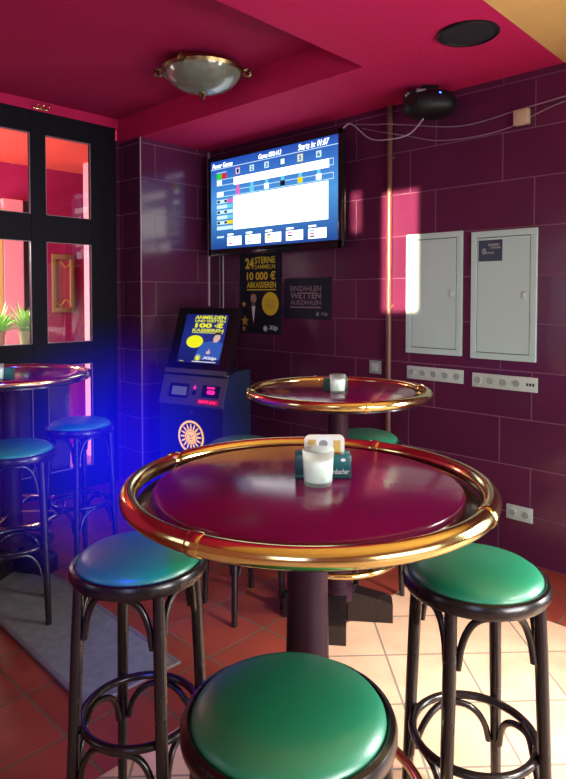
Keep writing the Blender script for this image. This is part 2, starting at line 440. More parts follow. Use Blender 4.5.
# next room
struct('wall_far', MB().mn((-6.3, -.8, 0), (-6.1, 5.2, 3.2)), M_redroom)
struct('floor.001', MB().mn((-6.3, -.8, -.1), (-4.72, 5.2, 0)), M_warm)
struct('ceiling.003', MB().mn((-6.3, -.8, 2.86), (-4.78, 5.2, 3.0)), noisy('orange_red_plaster', (.85, .10, .075, 1), (.75, .085, .065, 1), 4, .8, spec=.2))
struct('wall_end', MB().mn((-6.3, 5.0, 0), (-4.78, 5.2, 3.2)), M_redroom)
struct('wall_side', MB().mn((-6.3, -1.0, 0), (-4.78, -.8, 3.2)), M_warm)
struct('trim_4', MB().mn((-5.60, 3.068, 0), (-5.48, 3.22, 2.86), bev=.01), M_pink)
# pink jamb and window on the far side
struct('trim_5', MB().mn((-6.1, 2.46, 0), (-6.0, 2.66, 2.5), bev=.01), M_pink)
struct('trim_9', MB().mn((-6.1, 2.1, 0), (-6.0, 2.455, 2.4)), M_yel)
struct('trim_6', MB().mn((-6.1, 2.66, 0), (-6.04, 2.725, 2.5)), M_dark)
struct('window_4', MB().mn((-6.1, 2.727, 1.0), (-6.06, 2.765, 2.12)), emis('cyan_daylight', lin(90, 220, 255), 2.5))
struct('trim_7', MB().mn((-5.12, 1.2, 1.13), (-4.80, 2.5, 1.17), bev=.006), M_whitep)
struct('trim_8', MB().mn((-5.10, 1.2, 0), (-4.82, 2.5, 1.13)), M_dark)

# picture frame on the red wall of the next room
pic = thing('picture_frame', 'narrow ornate gold framed panel on the red wall behind the glass', 'picture', (-6.098, 3.10, 1.70))
mb = MB()
for a, b in (((-.12, -.3), (.12, -.25)), ((-.12, .25), (.12, .3)), ((-.12, -.25), (-.075, .25)), ((.075, -.25), (.12, .25))):
    mb.mn((0, a[0], a[1]), (.03, b[0], b[1]), bev=.004)
mb.build('frame', noisy('olive_gilt', (.42, .26, .10, 1), (.36, .2, .08, 1), 30, .45, metal=.3), pic)
MB().mn((0, -.076, -.251), (.01, .076, .251)).build('panel', noisy('rose_panel', (.5, .07, .10, 1), (.45, .05, .09, 1), 30, .6), pic, smooth=False)
for s in (-1, 1):
    MB().tube([(.014, -.07+.14*t/12, s*(.20+.03*math.sin(PI*t/12*2))) for t in range(13)], .006, n=6).build('scroll', M_gold, pic)

# plants on the ledge
def plant(name, label, x, y, z, pot, pr, ph, lean, seed):
    rn = random.Random(seed)
    t = thing(name, label, 'plant', (x, y, z), 0, 'potted plants behind the glass')
    MB().lathe([(0, 0), (pr*.72, 0), (pr, ph), (pr*1.08, ph), (pr*1.08, ph+.02), (pr*.9, ph+.02), (pr*.88, ph-.01), (0, ph-.01)], n=24).build('pot', pot, t)
    m = MB()
    for k in range(80):
        a = rn.uniform(0, 2*PI); L = rn.uniform(.18, .30); w = rn.uniform(.007, .012); el = rn.uniform(.5, 1.4)
        prev = None
        for j in range(6):
            q = j/5
            r = L*q*math.cos(el)*1.2; z_ = ph+L*(q*math.sin(el)*1.1-.5*q*q*(1.2-el*.6))
            c = Vector((r*math.cos(a), r*math.sin(a), z_)); s = Vector((-math.sin(a), math.cos(a), 0))*w*math.sin(PI*(q*.85+.1))
            cur = (m.bm.verts.new(c-s), m.bm.verts.new(c+s))
            if prev: m.bm.faces.new((prev[0], prev[1], cur[1], cur[0]))
            prev = cur
    m.build('foliage', M_leaf, t, recalc=False)
plant('potted_plant', 'leafy green plant in pinkish pot on the ledge behind the glass', -4.96, 1.985, 1.17, M_pot, .05, .10, 0, 1)
plant('potted_plant', 'leafy green plant in ochre pot beside the bar between panes', -4.96, 2.20, 1.17, M_pot2, .05, .10, 0, 5)

# ------------------------------------------------------------------ bar tables
def make_table(label, loc, rz):
    t = thing('bar_table', label, 'table', loc, rz, 'round brass railed bar tables'); t.scale = (1, 1, 1.014)
    MB().lathe([(0, 1.058), (.366, 1.058), (.371, 1.064), (.371, 1.086), (.367, 1.093), (.359, 1.096), (0, 1.096)], n=96).build('tabletop', M_top, t)
    MB().lathe([(0, 1.052), (.385, 1.052), (.408, 1.056), (.408, 1.066), (.398, 1.070), (0, 1.070)], n=96).build('ledge', M_ledge, t)
    MB().torus(.425, .021, 1.088, n=128, m=18).build('brass_rail', M_brass, t)
    for k in range(4):
        a = PI/2*k
        pts = [(.425*math.cos(a+d), .425*math.sin(a+d), 1.088) for d in (-.035, -.02, 0, .02, .035)]
        c = MB().tube(pts, [.0225, .0245, .0235, .0245, .0225], n=16).build('rail_collar', M_brass, t)
        MB().tube([(.385*math.cos(a), .385*math.sin(a), 1.061), (.405*math.cos(a), .405*math.sin(a), 1.062), (.42*math.cos(a), .42*math.sin(a), 1.078)], .008, n=8).build('bracket', M_brass, c)
    MB().lathe([(0, .10), (.085, .10), (.085, .14), (.062, .16), (.060, .30), (.050, .8), (.049, .98), (.075, 1.02), (.10, 1.053), (0, 1.053)], n=40).build('pedestal', M_ped, t)
    for k in range(4):
        a = PI/2*k
        rot = Matrix.Rotation(a, 4, 'Z')
        rot = rot @ Matrix.Rotation(R(-18), 4, 'Z')
        m = MB().prism([(.05, .0), (.265, 0), (.265, .085), (.245, .10), (.05, .145)], -.045, .045, axis=1)
        bmesh.ops.transform(m.bm, matrix=rot, verts=m.bm.verts[:])
        m.build('foot', M_wood, t)
    fr = MB().torus(.29, .013, .32, n=80, m=12).build('foot_ring', M_brass, t)
    for k in range(4):
        a = PI/2*k
        MB().tube([(.055*math.cos(a), .055*math.sin(a), .32), (.285*math.cos(a), .285*math.sin(a), .32)], .008, n=8).build('spoke', M_brass, fr)
    return t
main_t = make_table('large bar table with dark red top, a teal holder and white candle on it', (-.985, 1.125, 0), R(-77.5))
dup(main_t, 'bar table standing by the tiled wall under the dark posters', (-1.862, 2.350, 0), R(-35))
dup(main_t, 'bar table cut off by the picture edge, beside the black framed glass partition', (-3.53, 1.47, .0125), R(47))

# ------------------------------------------------------------------ bar stools
def make_stool(label, loc, rz):
    t = thing('bar_stool', label, 'stool', loc, rz, 'bentwood bar stools')
    MB().lathe([(0, .770), (.176, .770), (.188, .774), (.194, .784), (.194, .800), (.190, .809), (.182, .812), (.176, .808), (0, .806)], n=72).build('seat_frame', M_wood, t)
    MB().lathe([(0, .800), (.170, .800), (.175, .806), (.174, .814), (.168, .823), (.155, .832), (.13, .841), (.09, .848), (.045, .852), (0, .853)], n=72).build('cushion', M_vinyl, t)
    def lp(k, z):
        r = .168 + .034*(.79-z)/.79
        a = PI/2*k
        return Vector((r*math.cos(a), r*math.sin(a), z))
    for k in range(4):
        zz = [0, .15, .3, .5, .65, .72, .772]
        MB().tube([lp(k, z) for z in zz], [.0145, .0155, .0165, .0175, .0175, .0165, .0160], n=12).build('leg', M_wood, t)
    MB().torus(.163, .0115, .365, n=64, m=12).build('foot_ring', M_wood, t)
    def arch(k, z0, z1, pw, rin):
        a0, a1 = PI/2*k, PI/2*(k+1)
        p0 = lp(k, z0); p1 = lp(k+1, z0)
        pts = []
        n = 22
        for i in range(n+1):
            q = i/n; e = abs(2*q-1)
            z = z0+(z1-z0)*(1-e**pw)**.62
            s = .5+.5*math.copysign(e**.8, 2*q-1)
            s = .085+.83*s
            c = p0.lerp(p1, s)
            rr = math.hypot(c.x, c.y); tr = rr*(1-(1-e)*.9)+rin*(1-e)*.9
            pts.append((c.x/rr*tr, c.y/rr*tr, z))
        return MB().tube(pts, .0095, n=10)
    for k in range(4):
        arch(k, .625, .764, 2.2, .155).build('brace', M_wood, t)
        arch(k, .235, .348, 2.2, .158).build('lower_brace', M_wood, t)
    return t
sF = make_stool('green cushioned bentwood stool nearest the camera, seat cut by the bottom edge', (-.745, .800, 0), R(30))
dup(sF, 'bentwood stool with blue lit cushion beside the large table, dark mat behind it', (-1.510, .991, 0), R(73.5))
dup(sF, 'bentwood stool with shiny teal cushion standing on pale cream tiles', (-.765, 1.565, 0), R(6.5))
dup(sF, 'dim stool standing on the grey mat in front of the edge table pedestal', (-2.98, 1.26, .0125), R(20))
dup(sF, 'dark stool in blue light between the glass partition and the betting terminal', (-3.35, 1.80, 0), R(55))
dup(sF, 'stool tucked under the wall side bar table, green seat partly visible', (-1.93, 2.66, 0), R(25))
dup(sF, 'stool hidden behind the large table in front of the betting terminal, leg visible', (-2.27, 2.10, 0), R(35))

# ------------------------------------------------------------------ television
TY = 3.455
tv = thing('television', 'big flat television on the wall showing a blue betting screen', 'television', (-3.432, TY, 2.325))
TW, TH_ = 1.455, .83
mb = MB(); mb.box((0, .02, 0), (TW, .04, TH_), bev=.006); mb.box((0, .07, -.03), (.9, .08, .5), bev=.02); mb.mn((-.2, .10, -.15), (.2, YA-TY-.004, .15)); mb.build('casing', M_gloss, tv)
mb = MB()
bz = .035
mb.mn((-TW/2, -.008, -TH_/2), (TW/2, 0.001, -TH_/2+.055), bev=.003); mb.mn((-TW/2, -.008, TH_/2-bz), (TW/2, .001, TH_/2), bev=.003)
mb.mn((-TW/2, -.008, -TH_/2), (-TW/2+bz, .001, TH_/2), bev=.003); mb.mn((TW/2-bz, -.008, -TH_/2), (TW/2, .001, TH_/2), bev=.003)
mb.build('bezel', M_gloss, tv)
def screen_blue(name, c0, c1, c2, s):
    m = base_mat(name, (.01, .01, .02, 1), .3); p = m.node_tree.nodes['Principled BSDF']
    tc = N(m, 'ShaderNodeTexCoord'); sx = N(m, 'ShaderNodeSeparateXYZ'); LK(m, tc.outputs['Generated'], sx.inputs[0])
    cr = N(m, 'ShaderNodeValToRGB'); cr.color_ramp.elements[0].color = c0; cr.color_ramp.elements[1].color = c2
    e = cr.color_ramp.elements.new(.5); e.color = c1
    LK(m, sx.outputs[2], cr.inputs[0]); LK(m, cr.outputs[0], p.inputs['Emission Color']); p.inputs['Emission Strength'].default_value = s
    return m
E_bg = screen_blue('screen_blue', lin(25, 75, 155), lin(80, 160, 232), lin(30, 80, 185), 1.0)
E_w = emis('screen_white', lin(250, 255, 255), 2.3)
E_w2 = emis('screen_pale', lin(200, 235, 255), 1.2)
E_bk = emis('screen_black', lin(6, 14, 30), 1.0)
E_yel = emis('screen_yellow', lin(240, 220, 20), 1.1)
E_gr = emis('screen_green', lin(40, 225, 40), 1.0)
E_rd = emis('screen_red', lin(225, 40, 70), 1.0)
E_pk = emis('screen_pink', lin(235, 110, 200), 1.0)
E_cy = emis('screen_cyan', lin(110, 215, 245), 1.0)
SW, SH = TW-2*bz, TH_-bz-.055
sc = MB().mn((-SW/2, -.003, -TH_/2+.055), (SW/2, 0.0, TH_/2-bz)).build('screen', E_bg, tv, smooth=False)
F = Flat((-SW/2, -.0032, -TH_/2+.055), (1, 0, 0), (0, 0, 1))
def X(f): return f*SW
def V(f): return f*SH
F.rect(X(.0), V(.905), X(1), V(.912), E_w2)
F.text('Power Games', X(.015), V(.918), X(.20), V(.975), E_w, .015, .25)
F.text('Game 000.413', X(.42), V(.922), X(.60), V(.975), E_w, .015, .25)
F.text('Starts in: 01:07', X(.725), V(.922), X(.94), V(.985), E_w, .015, .25)
F.rect(X(.055), V(.79), X(.10), V(.85), E_gr); F.rect(X(.10), V(.79), X(.145), V(.85), E_rd); F.rect(X(.055), V(.86), X(.145), V(.868), E_w2)
cols = [(.245, E_pk), (.365, E_cy), (.485, E_w), (.61, E_bk), (.74, E_yel), (.87, E_w)]
for f, m_ in cols:
    F.rect(X(f-.018), V(.815), X(f+.018), V(.88), E_w2); F.up(); F.text(str(cols.index((f, m_))+1), X(f-.010), V(.825), X(f+.010), V(.87), E_bk if m_ is not E_bk else E_w, .02)
    F.h -= .0006
    F.rect(X(f-.012), V(.55), X(f+.012), V(.70), E_cy if m_ is not E_pk else E_pk)
    F.up(.0003); F.rect(X(f-.018), V(.60), X(f+.018), V(.655), m_); F.h -= .0003
for f, m_ in ((.245, E_pk), (.61, E_bk), (.74, E_yel)):
    F.up(.0002); F.frame(X(f-.02), V(.81), X(f+.02), V(.885), .006, m_); F.h -= .0002
F.frame(X(.055), V(.715), X(.97), V(.785), .005, E_w2); F.rect(X(.06), V(.725), X(.10), V(.775), E_w)
F.up(); F.rect(X(.21), V(.70), X(.94), V(.785), E_w); F.h -= .0006
F.frame(X(.055), V(.585), X(.97), V(.65), .005, E_w2); F.rect(X(.06), V(.595), X(.115), V(.64), E_w)
F.up(); F.rect(X(.205), V(.205), X(.935), V(.575), E_w); F.h -= .0006
for k in range(6):
    z = .535-.06*k
    F.rect(X(.055), V(z-.02), X(.15), V(z+.022), E_w2); F.rect(X(.15), V(z-.02), X(.20), V(z+.022), [E_pk, E_cy, E_w2, E_cy, E_yel, E_w2][k])
    if k % 2 == 0:
        F.up(); F.rect(X(.06), V(z-.012), X(.085), V(z+.014), E_bk); F.rect(X(.125), V(z-.012), X(.148), V(z+.014), E_bk); F.h -= .0006
F.rect(X(.055), V(.125), X(.12), V(.145), E_w2)
for k in range(5):
    a = .15+.162*k
    F.rect(X(a+.002), V(.145), X(a+.055), V(.163), E_w); F.rect(X(a), V(.03), X(a+.125), V(.13), E_w)
    F.up()
    for j in range(3): F.rect(X(a+.012), V(.045+.027*j), X(a+.045), V(.062+.027*j), [E_pk, E_cy, E_w2, E_yel, E_bk][(k+j) % 5])
    F.h -= .0006
F.build('screen_graphics', sc)

# cables down from the television
for dx, nm in ((0, 'pale thin cable hanging straight below the television'), (-.045, 'brown thin cable hanging below the television beside a paler one')):
    o = MB().tube([(-4.115+dx, 3.577, 1.95-.1*k+0) if k else (-4.115+dx, 3.577, 1.96) for k in range(10)], .005, n=6).build('cable', M_cable if dx == 0 else M_dcable)
    tag(o, nm, 'cable')

# ------------------------------------------------------------------ posters
def man(F, cx, by, s, coat, shirt, skin, hair):
    F.poly([(cx-.20*s, by), (cx+.22*s, by), (cx+.24*s, by+.30*s), (cx+.16*s, by+.44*s), (cx+.05*s, by+.50*s), (cx-.05*s, by+.50*s), (cx-.15*s, by+.43*s), (cx-.22*s, by+.28*s)], coat)
    F.up(.0003)
    F.poly([(cx, by+.10*s), (cx+.06*s, by+.48*s), (cx-.06*s, by+.48*s)], shirt)
    F.disc(cx, by+.62*s, .085*s, .115*s, skin); F.rect(cx-.035*s, by+.46*s, cx+.035*s, by+.55*s, skin)
    F.up(.0003)
    F.poly([(cx-.10*s, by+.63*s), (cx-.075*s, by+.70*s), (cx, by+.71*s), (cx+.08*s, by+.69*s), (cx+.095*s, by+.64*s), (cx+.09*s, by+.72*s), (cx+.03*s, by+.77*s), (cx-.06*s, by+.76*s), (cx-.10*s, by+.71*s)], hair)
    F.poly([(cx-.05*s, by+.50*s), (cx, by+.475*s), (cx-.05*s, by+.45*s)], coat); F.poly([(cx+.05*s, by+.50*s), (cx+.05*s, by+.45*s), (cx, by+.475*s)], coat)
    F.h -= .0006
p1 = thing('poster', 'tall dark poster with yellow lettering and yellow circle, hung below the television', 'poster', (-3.655, YA-.002, 1.59))
MB().box((0, 0, 0), (.49, .006, .66)).build('sheet', M_pnavy, p1, smooth=False)
F = Flat((-.245, -.004, -.33), (1, 0, 0), (0, 0, 1))
F.text('24', .07, .535, .175, .625, M_pyel, .035); F.text('STERNE', .185, .575, .42, .63, M_pyel, .03); F.text('SAMMELN', .185, .53, .42, .565, M_pyel, .01)
F.text('10 000 €', .09, .44, .425, .51, M_pyel, .025); F.text('ABKASSIEREN', .09, .375, .43, .425, M_pyel, .025); F.rect(.09, .355, .43, .364, M_pyel)
man(F, .17, .04, .40, M_tux, M_paperw, M_skin, M_tux)
F.disc(.365, .245, .095, .095, M_pyel); F.up()
for k in range(4): F.rect(.30+.012*abs(k-1.5), .215+.018*k, .43-.012*abs(k-1.5), .224+.018*k, M_gold)
F.star(.055, .24, .03, M_gold); F.star(.065, .10, .05, M_gold); F.star(.055, .035, .03, M_skin)
F.sun(.31, .03+.012, .032, M_paperw); F.text('Xtip', .35, .022, .45, .07, M_paperw, .02, .2)
F.build('print', p1)
p2 = thing('poster', 'small wide dark poster with dull grey lettering, beside the tall yellow lettered poster', 'poster', (-3.143, YA-.002, 1.548))
MB().box((0, 0, 0), (.48, .006, .315)).build('sheet', M_pnavy, p2, smooth=False)
F = Flat((-.24, -.004, -.1575), (1, 0, 0), (0, 0, 1))
F.text('EINZAHLEN', .07, .215, .385, .255, M_pgrey, .02); F.text('WETTEN', .07, .155, .385, .205, M_pgrey, .035); F.text('AUSZAHLEN', .07, .11, .385, .145, M_pgrey, .02); F.rect(.07, .085, .385, .096, M_pgrey)
F.sun(.35, .04, .022, M_gprint); F.text('Xtip', .38, .025, .45, .055, M_gprint, .02, .2)
F.build('print', p2)

# ------------------------------------------------------------------ betting terminal
bt = thing('betting_terminal', 'free standing betting terminal with tilted lit screen and yellow sun emblem', 'terminal', (-3.71, 2.893, 0), R(12.5))
W2 = .305   # local: x along the width, -y toward the viewer; front plane y=0
mb = MB(); mb.prism([(0, .02), (0, .735), (.07, .955), (.16, 1.0), (.36, 1.0), (.36, .02)], -W2, W2, axis=0)
mb.mn((-W2+.02, .02, 0), (W2-.02, .34, .03)); mb.build('cabinet', M_navy, bt, smooth=False)
pu = Vector((0, .07, .22)).normalized()
F = Flat((-W2, -.0008, .737), (1, 0, 0), pu); F.h = .002
pn = F.n
# control panel
m = MB(); Lp = math.hypot(.07, .22)
def slab(a0, b0, a1, b1, h0, h1, mat, name, parent, fr):
    q = MB()
    A = [fr.o+fr.u*a+fr.v*b+fr.n*h0 for a, b in ((a0, b0), (a1, b0), (a1, b1), (a0, b1))]
    B = [fr.o+fr.u*a+fr.v*b+fr.n*h1 for a, b in ((a0, b0), (a1, b0), (a1, b1), (a0, b1))]
    va = [q.bm.verts.new(p) for p in A]; vb = [q.bm.verts.new(p) for p in B]
    q.bm.faces.new(va[::-1]); q.bm.faces.new(vb)
    for k in range(4): q.bm.faces.new((va[k], va[(k+1) % 4], vb[(k+1) % 4], vb[k]))
    return q.build(name, mat, parent, smooth=False)
cp = slab(0, .004, 2*W2, Lp-.004, 0, .012, M_grey, 'control_panel', bt, F)
slab(.085, .055, .27, .165, .012, .016, M_black, 'ticket_slot', cp, F)
slab(.115, .075, .255, .14, .016, .020, base_mat('pale_ticket_window', (.32, .42, .42, 1), .3), 'ticket_window', cp, F)
slab(.40, .075, .56, .165, .012, .016, M_black, 'bill_slot', cp, F)
F2 = Flat(F.o+F.n*.016, F.u, F.v)
E_red = emis('red_indicator', lin(255, 40, 50), 2.2); E_mag = emis('magenta_indicator', lin(235, 30, 130), 1.6)
F2.rect(.445, .14, .515, .155, E_mag); F2.poly([(.455, .10), (.515, .10), (.525, .115), (.515, .13), (.455, .13), (.445, .115)], E_mag)
F2.poly([(.315, .13), (.345, .13), (.33, .165)], E_mag); F2.disc(.33, .10, .018, .018, M_black)
F2.rect(.375, .022, .57, .058, emis('dark_red_sign', lin(170, 10, 20), 1.0)); F2.up(); F2.text('quick pay', .39, .028, .55, .054, E_red, .02)
F2.build('indicator', cp)
# display
y0, z0, y1, z1 = .06, .985, .235, 1.475
du = Vector((0, y1-y0, z1-z0)).normalized(); Ld = math.hypot(y1-y0, z1-z0)
FD = Flat((-W2+.012, y0, z0), (1, 0, 0), du)
dh = slab(0, 0, 2*W2-.024, Ld, -.05, 0, M_gloss, 'display_housing', bt, FD)
slab(0, -.012, 2*W2-.024, .022, -.05, .012, M_grey, 'display_ledge', dh, FD)
mb = MB(); mb.mn((-.1, .21, .98), (.1, .33, 1.25)); mb.build('display_stand', M_black, bt, smooth=False)
E_scr = screen_blue('terminal_screen_blue', lin(10, 22, 90), lin(14, 40, 130), lin(10, 25, 105), 1.0)
sw0, sw1, sh0, sh1 = .09, .50, .075, Ld-.055
scn = slab(sw0, sh0, sw1, sh1, .0005, .002, E_scr, 'screen', dh, FD)
G = Flat(FD.o+FD.u*sw0+FD.v*sh0+FD.n*.002, FD.u, FD.v)
gw, gh = sw1-sw0, sh1-sh0
E_y2 = emis('lit_yellow', lin(225, 225, 10), 1.15); E_bl = emis('lit_shirt_blue', lin(40, 85, 175), 1.0); E_sk = emis('lit_skin', lin(215, 175, 170), 1.0); E_hr = emis('lit_hair', lin(14, 12, 30), 1.0); E_wl = emis('lit_white', lin(235, 240, 250), 1.0)
G.text('ANMELDEN', gw*.22, gh*.90, gw*.95, gh*.975, E_y2, .035); G.text('UND WETTEN', gw*.24, gh*.835, gw*.95, gh*.885, E_y2, .03)
G.text('100 €', gw*.26, gh*.72, gw*.93, gh*.82, E_y2, .05); G.text('KASSIEREN', gw*.22, gh*.635, gw*.95, gh*.70, E_y2, .03); G.rect(gw*.22, gh*.61, gw*.95, gh*.622, E_y2)
G.disc(gw*.33, gh*.43, gw*.20, gh*.13, E_y2)
G.poly([(gw*.40, gh*.08), (gw*.98, gh*.08), (gw*1.0, gh*.40), (gw*.86, gh*.47), (gw*.68, gh*.45), (gw*.50, gh*.40), (gw*.44, gh*.25)], E_bl)
G.up(.0004); G.disc(gw*.83, gh*.53, gw*.085, gh*.085, E_sk); G.rect(gw*.77, gh*.43, gw*.86, gh*.48, E_sk)
G.disc(gw*.70, gh*.22, gw*.05, gh*.035, E_sk); G.rect(gw*.70, gh*.23, gw*.725, gh*.29, E_sk)
G.up(.0004); G.poly([(gw*.73, gh*.54), (gw*.74, gh*.60), (gw*.82, gh*.635), (gw*.91, gh*.615), (gw*.92, gh*.58), (gw*.84, gh*.585), (gw*.78, gh*.57), (gw*.755, gh*.50)], E_hr)
G.sun(gw*.48, gh*.10, gw*.085, E_y2); G.text('Xtip', gw*.58, gh*.06, gw*.92, gh*.14, E_wl, .03, .2)
G.rect(gw*.36, gh*.02, gw*.92, gh*.035, E_wl); G.rect(gw*.06, gh*.02, gw*.16, gh*.03, E_y2)
G.build('screen_graphics', scn)
# sun emblem
E_em = base_mat('yellow_emblem', (.55, .36, .0, 1), .7, spec=.05, emit=lin(255, 195, 0), es=1.0)
G = Flat((-.312, -.001, .40), (1, 0, 0), (0, 0, 1))
ex, ey, er = .318, .105, .124
G.ring(ex, ey, er*.86, er, E_em)
for k in range(16):
    a = 2*PI*k/16
    G.poly([(ex+er*.50*math.cos(a-.13), ey+er*.50*math.sin(a-.13)), (ex+er*.80*math.cos(a-.03), ey+er*.80*math.sin(a-.03)), (ex+er*.80*math.cos(a+.06), ey+er*.80*math.sin(a+.06)), (ex+er*.50*math.cos(a+.13), ey+er*.50*math.sin(a+.13))], E_em)
G.ring(ex, ey, er*.36, er*.46, E_em); G.disc(ex, ey, er*.33, er*.33, E_em); G.up()
G.disc(ex-er*.12, ey+er*.08, er*.05, er*.05, M_navy); G.disc(ex+er*.12, ey+er*.08, er*.05, er*.05, M_navy)
G.poly([(ex-er*.03, ey+er*.05), (ex-er*.05, ey-er*.06), (ex+er*.05, ey-er*.06), (ex+er*.03, ey+er*.05)], M_navy)
G.poly([(ex-er*.15, ey-er*.10), (ex-er*.08, ey-er*.19), (ex+er*.08, ey-er*.19), (ex+er*.15, ey-er*.10), (ex+er*.06, ey-er*.15), (ex-er*.06, ey-er*.15)], M_navy)
G.build('emblem', bt)
MB().lathe([(0, 0), (.012, 0), (.012, .004), (0, .006)], n=16, M=Matrix.Translation((.01, 0, .69)) @ Matrix.Rotation(R(90), 4, 'X')).build('lock', M_grey, bt)

# ------------------------------------------------------------------ electrical cabinets, sockets, switch, boxes
def cabinet(label, cx, z0, z1, w, sticker):
    t = thing('electrical_cabinet', label, 'cabinet', (cx, YA, 0), 0, 'white wall cabinets')
    m = MB(); f = .037
    m.mn((-w/2, -.016, z0), (w/2, 0, z0+f), bev=.002, seg=1); m.mn((-w/2, -.016, z1-f), (w/2, 0, z1), bev=.002, seg=1)
    m.mn((-w/2, -.016, z0+f), (-w/2+f, 0, z1-f), bev=.002, seg=1); m.mn((w/2-f, -.016, z0+f), (w/2, 0, z1-f), bev=.002, seg=1)
    m.build('frame', M_white, t, smooth=False)
    d = MB().mn((-w/2+f+.004, -.013, z0+f+.004), (w/2-f-.004, -.002, z1-f-.004), bev=.002, seg=1).build('door', M_white, t, smooth=False)
    zz = (z0+z1)/2
    m = MB(); m.box((w/2-f-.035, -.016, zz), (.032, .006, .045), bev=.004); m.box((w/2-f-.035, -.021, zz), (.010, .006, .028), bev=.002); m.build('latch', M_whitep, d)
    if sticker:
        s = MB().mn((-w/2+f+.012, -.0145, z1-f-.145), (-w/2+f+.16, -.0128, z1-f-.018)).build('sticker', noisy('dark_blue_sticker', (.012, .03, .06, 1), (.04, .08, .13, 1), 45, .4), d, smooth=False)
        q = Flat((-w/2+f+.012, -.0147, z1-f-.145), (1, 0, 0), (0, 0, 1))
        q.rect(.06, .09, .13, .105, M_gprint); q.rect(.075, .075, .14, .085, M_gprint); q.rect(.045, .045, .10, .055, M_gprint); q.disc(.035, .06, .015, .02, M_gprint)
        q.build('sticker_print', d)
    return t
cabinet('plain white wall cabinet half lit by a strip of sunlight', -2.052, 1.19, 1.972, .404, False)
cabinet('white wall cabinet with a small dark blue sticker on its door', -1.590, 1.184, 1.957, .402, True)
def socket_strip(label, cx, z, w, n, net):
    t = thing('socket_strip', label, 'socket', (cx, YA, z), 0, 'white socket strips')
    MB().box((0, -.006, 0), (w, .012, .086), bev=.003).build('faceplate', M_whitep, t)
    nn = n+net
    for k in range(nn):
        x = -w/2+w*(k+.5)/nn
        if k < n:
            m = MB(); m.lathe([(0, .003), (.017, .003), (.022, -.001), (.026, .0), (.027, -.003), (.0, -.003)], n=24, M=Matrix.Translation((x, -.0135, 0)) @ Matrix.Rotation(R(90), 4, 'X'))
            s = m.build('socket', M_whitep, t)
            m = MB(); m.lathe([(0, .0), (.019, 0), (.019, .001), (0, .001)], n=20, M=Matrix.Translation((x, -.0175, 0)) @ Matrix.Rotation(R(90), 4, 'X')); m.build('recess', M_socket, s)
        else:
            m = MB()
            for j in (-.018, 0, .018): m.box((x+j, -.0125, 0), (.011, .003, .016))
            m.build('data_port', M_black, t, smooth=False)
socket_strip('white strip of five wall sockets below the sunlit wall cabinet', -2.042, 1.060, .408, 5, 0)
socket_strip('white strip of four sockets and data ports below the stickered cabinet', -1.578, 1.052, .400, 4, 1)
socket_strip('white double wall socket low on the tiled wall behind the teal stool', -1.474, .287, .156, 2, 0)
t = thing('light_switch', 'white square light switch on the tiled wall above the wall side table', 'switch', (-2.503, YA, 1.071))
MB().box((0, -.005, 0), (.10, .010, .092), bev=.003).build('faceplate', M_socket, t)
MB().box((0, -.012, 0), (.058, .006, .055), bev=.002, rot=None).build('rocker', M_whitep, t)
t = thing('junction_box', 'beige square junction box high on the tiled wall near the ceiling', 'box', (-1.485, YA, 2.594))
MB().box((0, -.02, 0), (.088, .04, .088), bev=.006).build('housing', M_beige, t)
MB().box((0, -.042, 0), (.078, .006, .078), bev=.003).build('lid', M_beige, t)
cd = thing('conduit_pipe', 'brown vertical conduit pipe running up the tiled wall beside the cabinet', 'pipe', (-2.384, YA-.022, 0))
MB().tube([(0, 0, z) for z in (0, .7, 1.4, 2.1, 2.852)], .019, n=16).build('pipe', M_pipe, cd)
for z in (.5, 1.5, 2.5): MB().box((0, .012, z), (.056, .02, .02), bev=.003).build('clip', M_pipe, cd)

# cables under the ceiling
def spline(pts, n=8):
    P = [Vector(p) for p in pts]; out = []
    for i in range(len(P)-1):
        a = P[max(i-1, 0)]; b = P[i]; c = P[i+1]; d = P[min(i+2, len(P)-1)]
        for k in range(n):
            t = k/n
            out.append(.5*((2*b)+(c-a)*t+(2*a-5*b+4*c-d)*t*t+(3*b-a-3*c+d)*t*t*t))
    out.append(P[-1]); return out
o = MB().tube(spline([(-2.76, 3.50, 2.735), (-2.705, 3.55, 2.785), (-2.54, 3.54, 2.655), (-2.38, 3.515, 2.612), (-2.2, 3.50, 2.612), (-2.04, 3.41, 2.66)]), .0045, n=8).build('cable', M_cable); tag(o, 'white cable drooping from the television corner to the black projector', 'cable')
o = MB().tube(spline([(-2.68, 3.572, 2.782), (-2.50, 3.565, 2.745), (-2.384, 3.53, 2.72), (-2.27, 3.565, 2.70), (-1.865, 3.572, 2.618), (-1.49, 3.572, 2.645), (-1.241, 3.572, 2.665), (-.6, 3.572, 2.72), (.2, 3.572, 2.8)]), .0035, n=8).build('cable', M_dcable2); tag(o, 'upper pale cable strung along the tiled wall below the ceiling', 'cable')
o = MB().tube(spline([(-2.62, 3.574, 2.742), (-2.50, 3.566, 2.70), (-2.384, 3.531, 2.66), (-2.27, 3.566, 2.63), (-2.0, 3.574, 2.552), (-1.61, 3.574, 2.545), (-1.241, 3.574, 2.640), (-.6, 3.574, 2.70), (.2, 3.574, 2.78)]), .003, n=8).build('cable', M_dcable2); tag(o, 'lower pale cable sagging along the tiled wall past the junction box', 'cable')

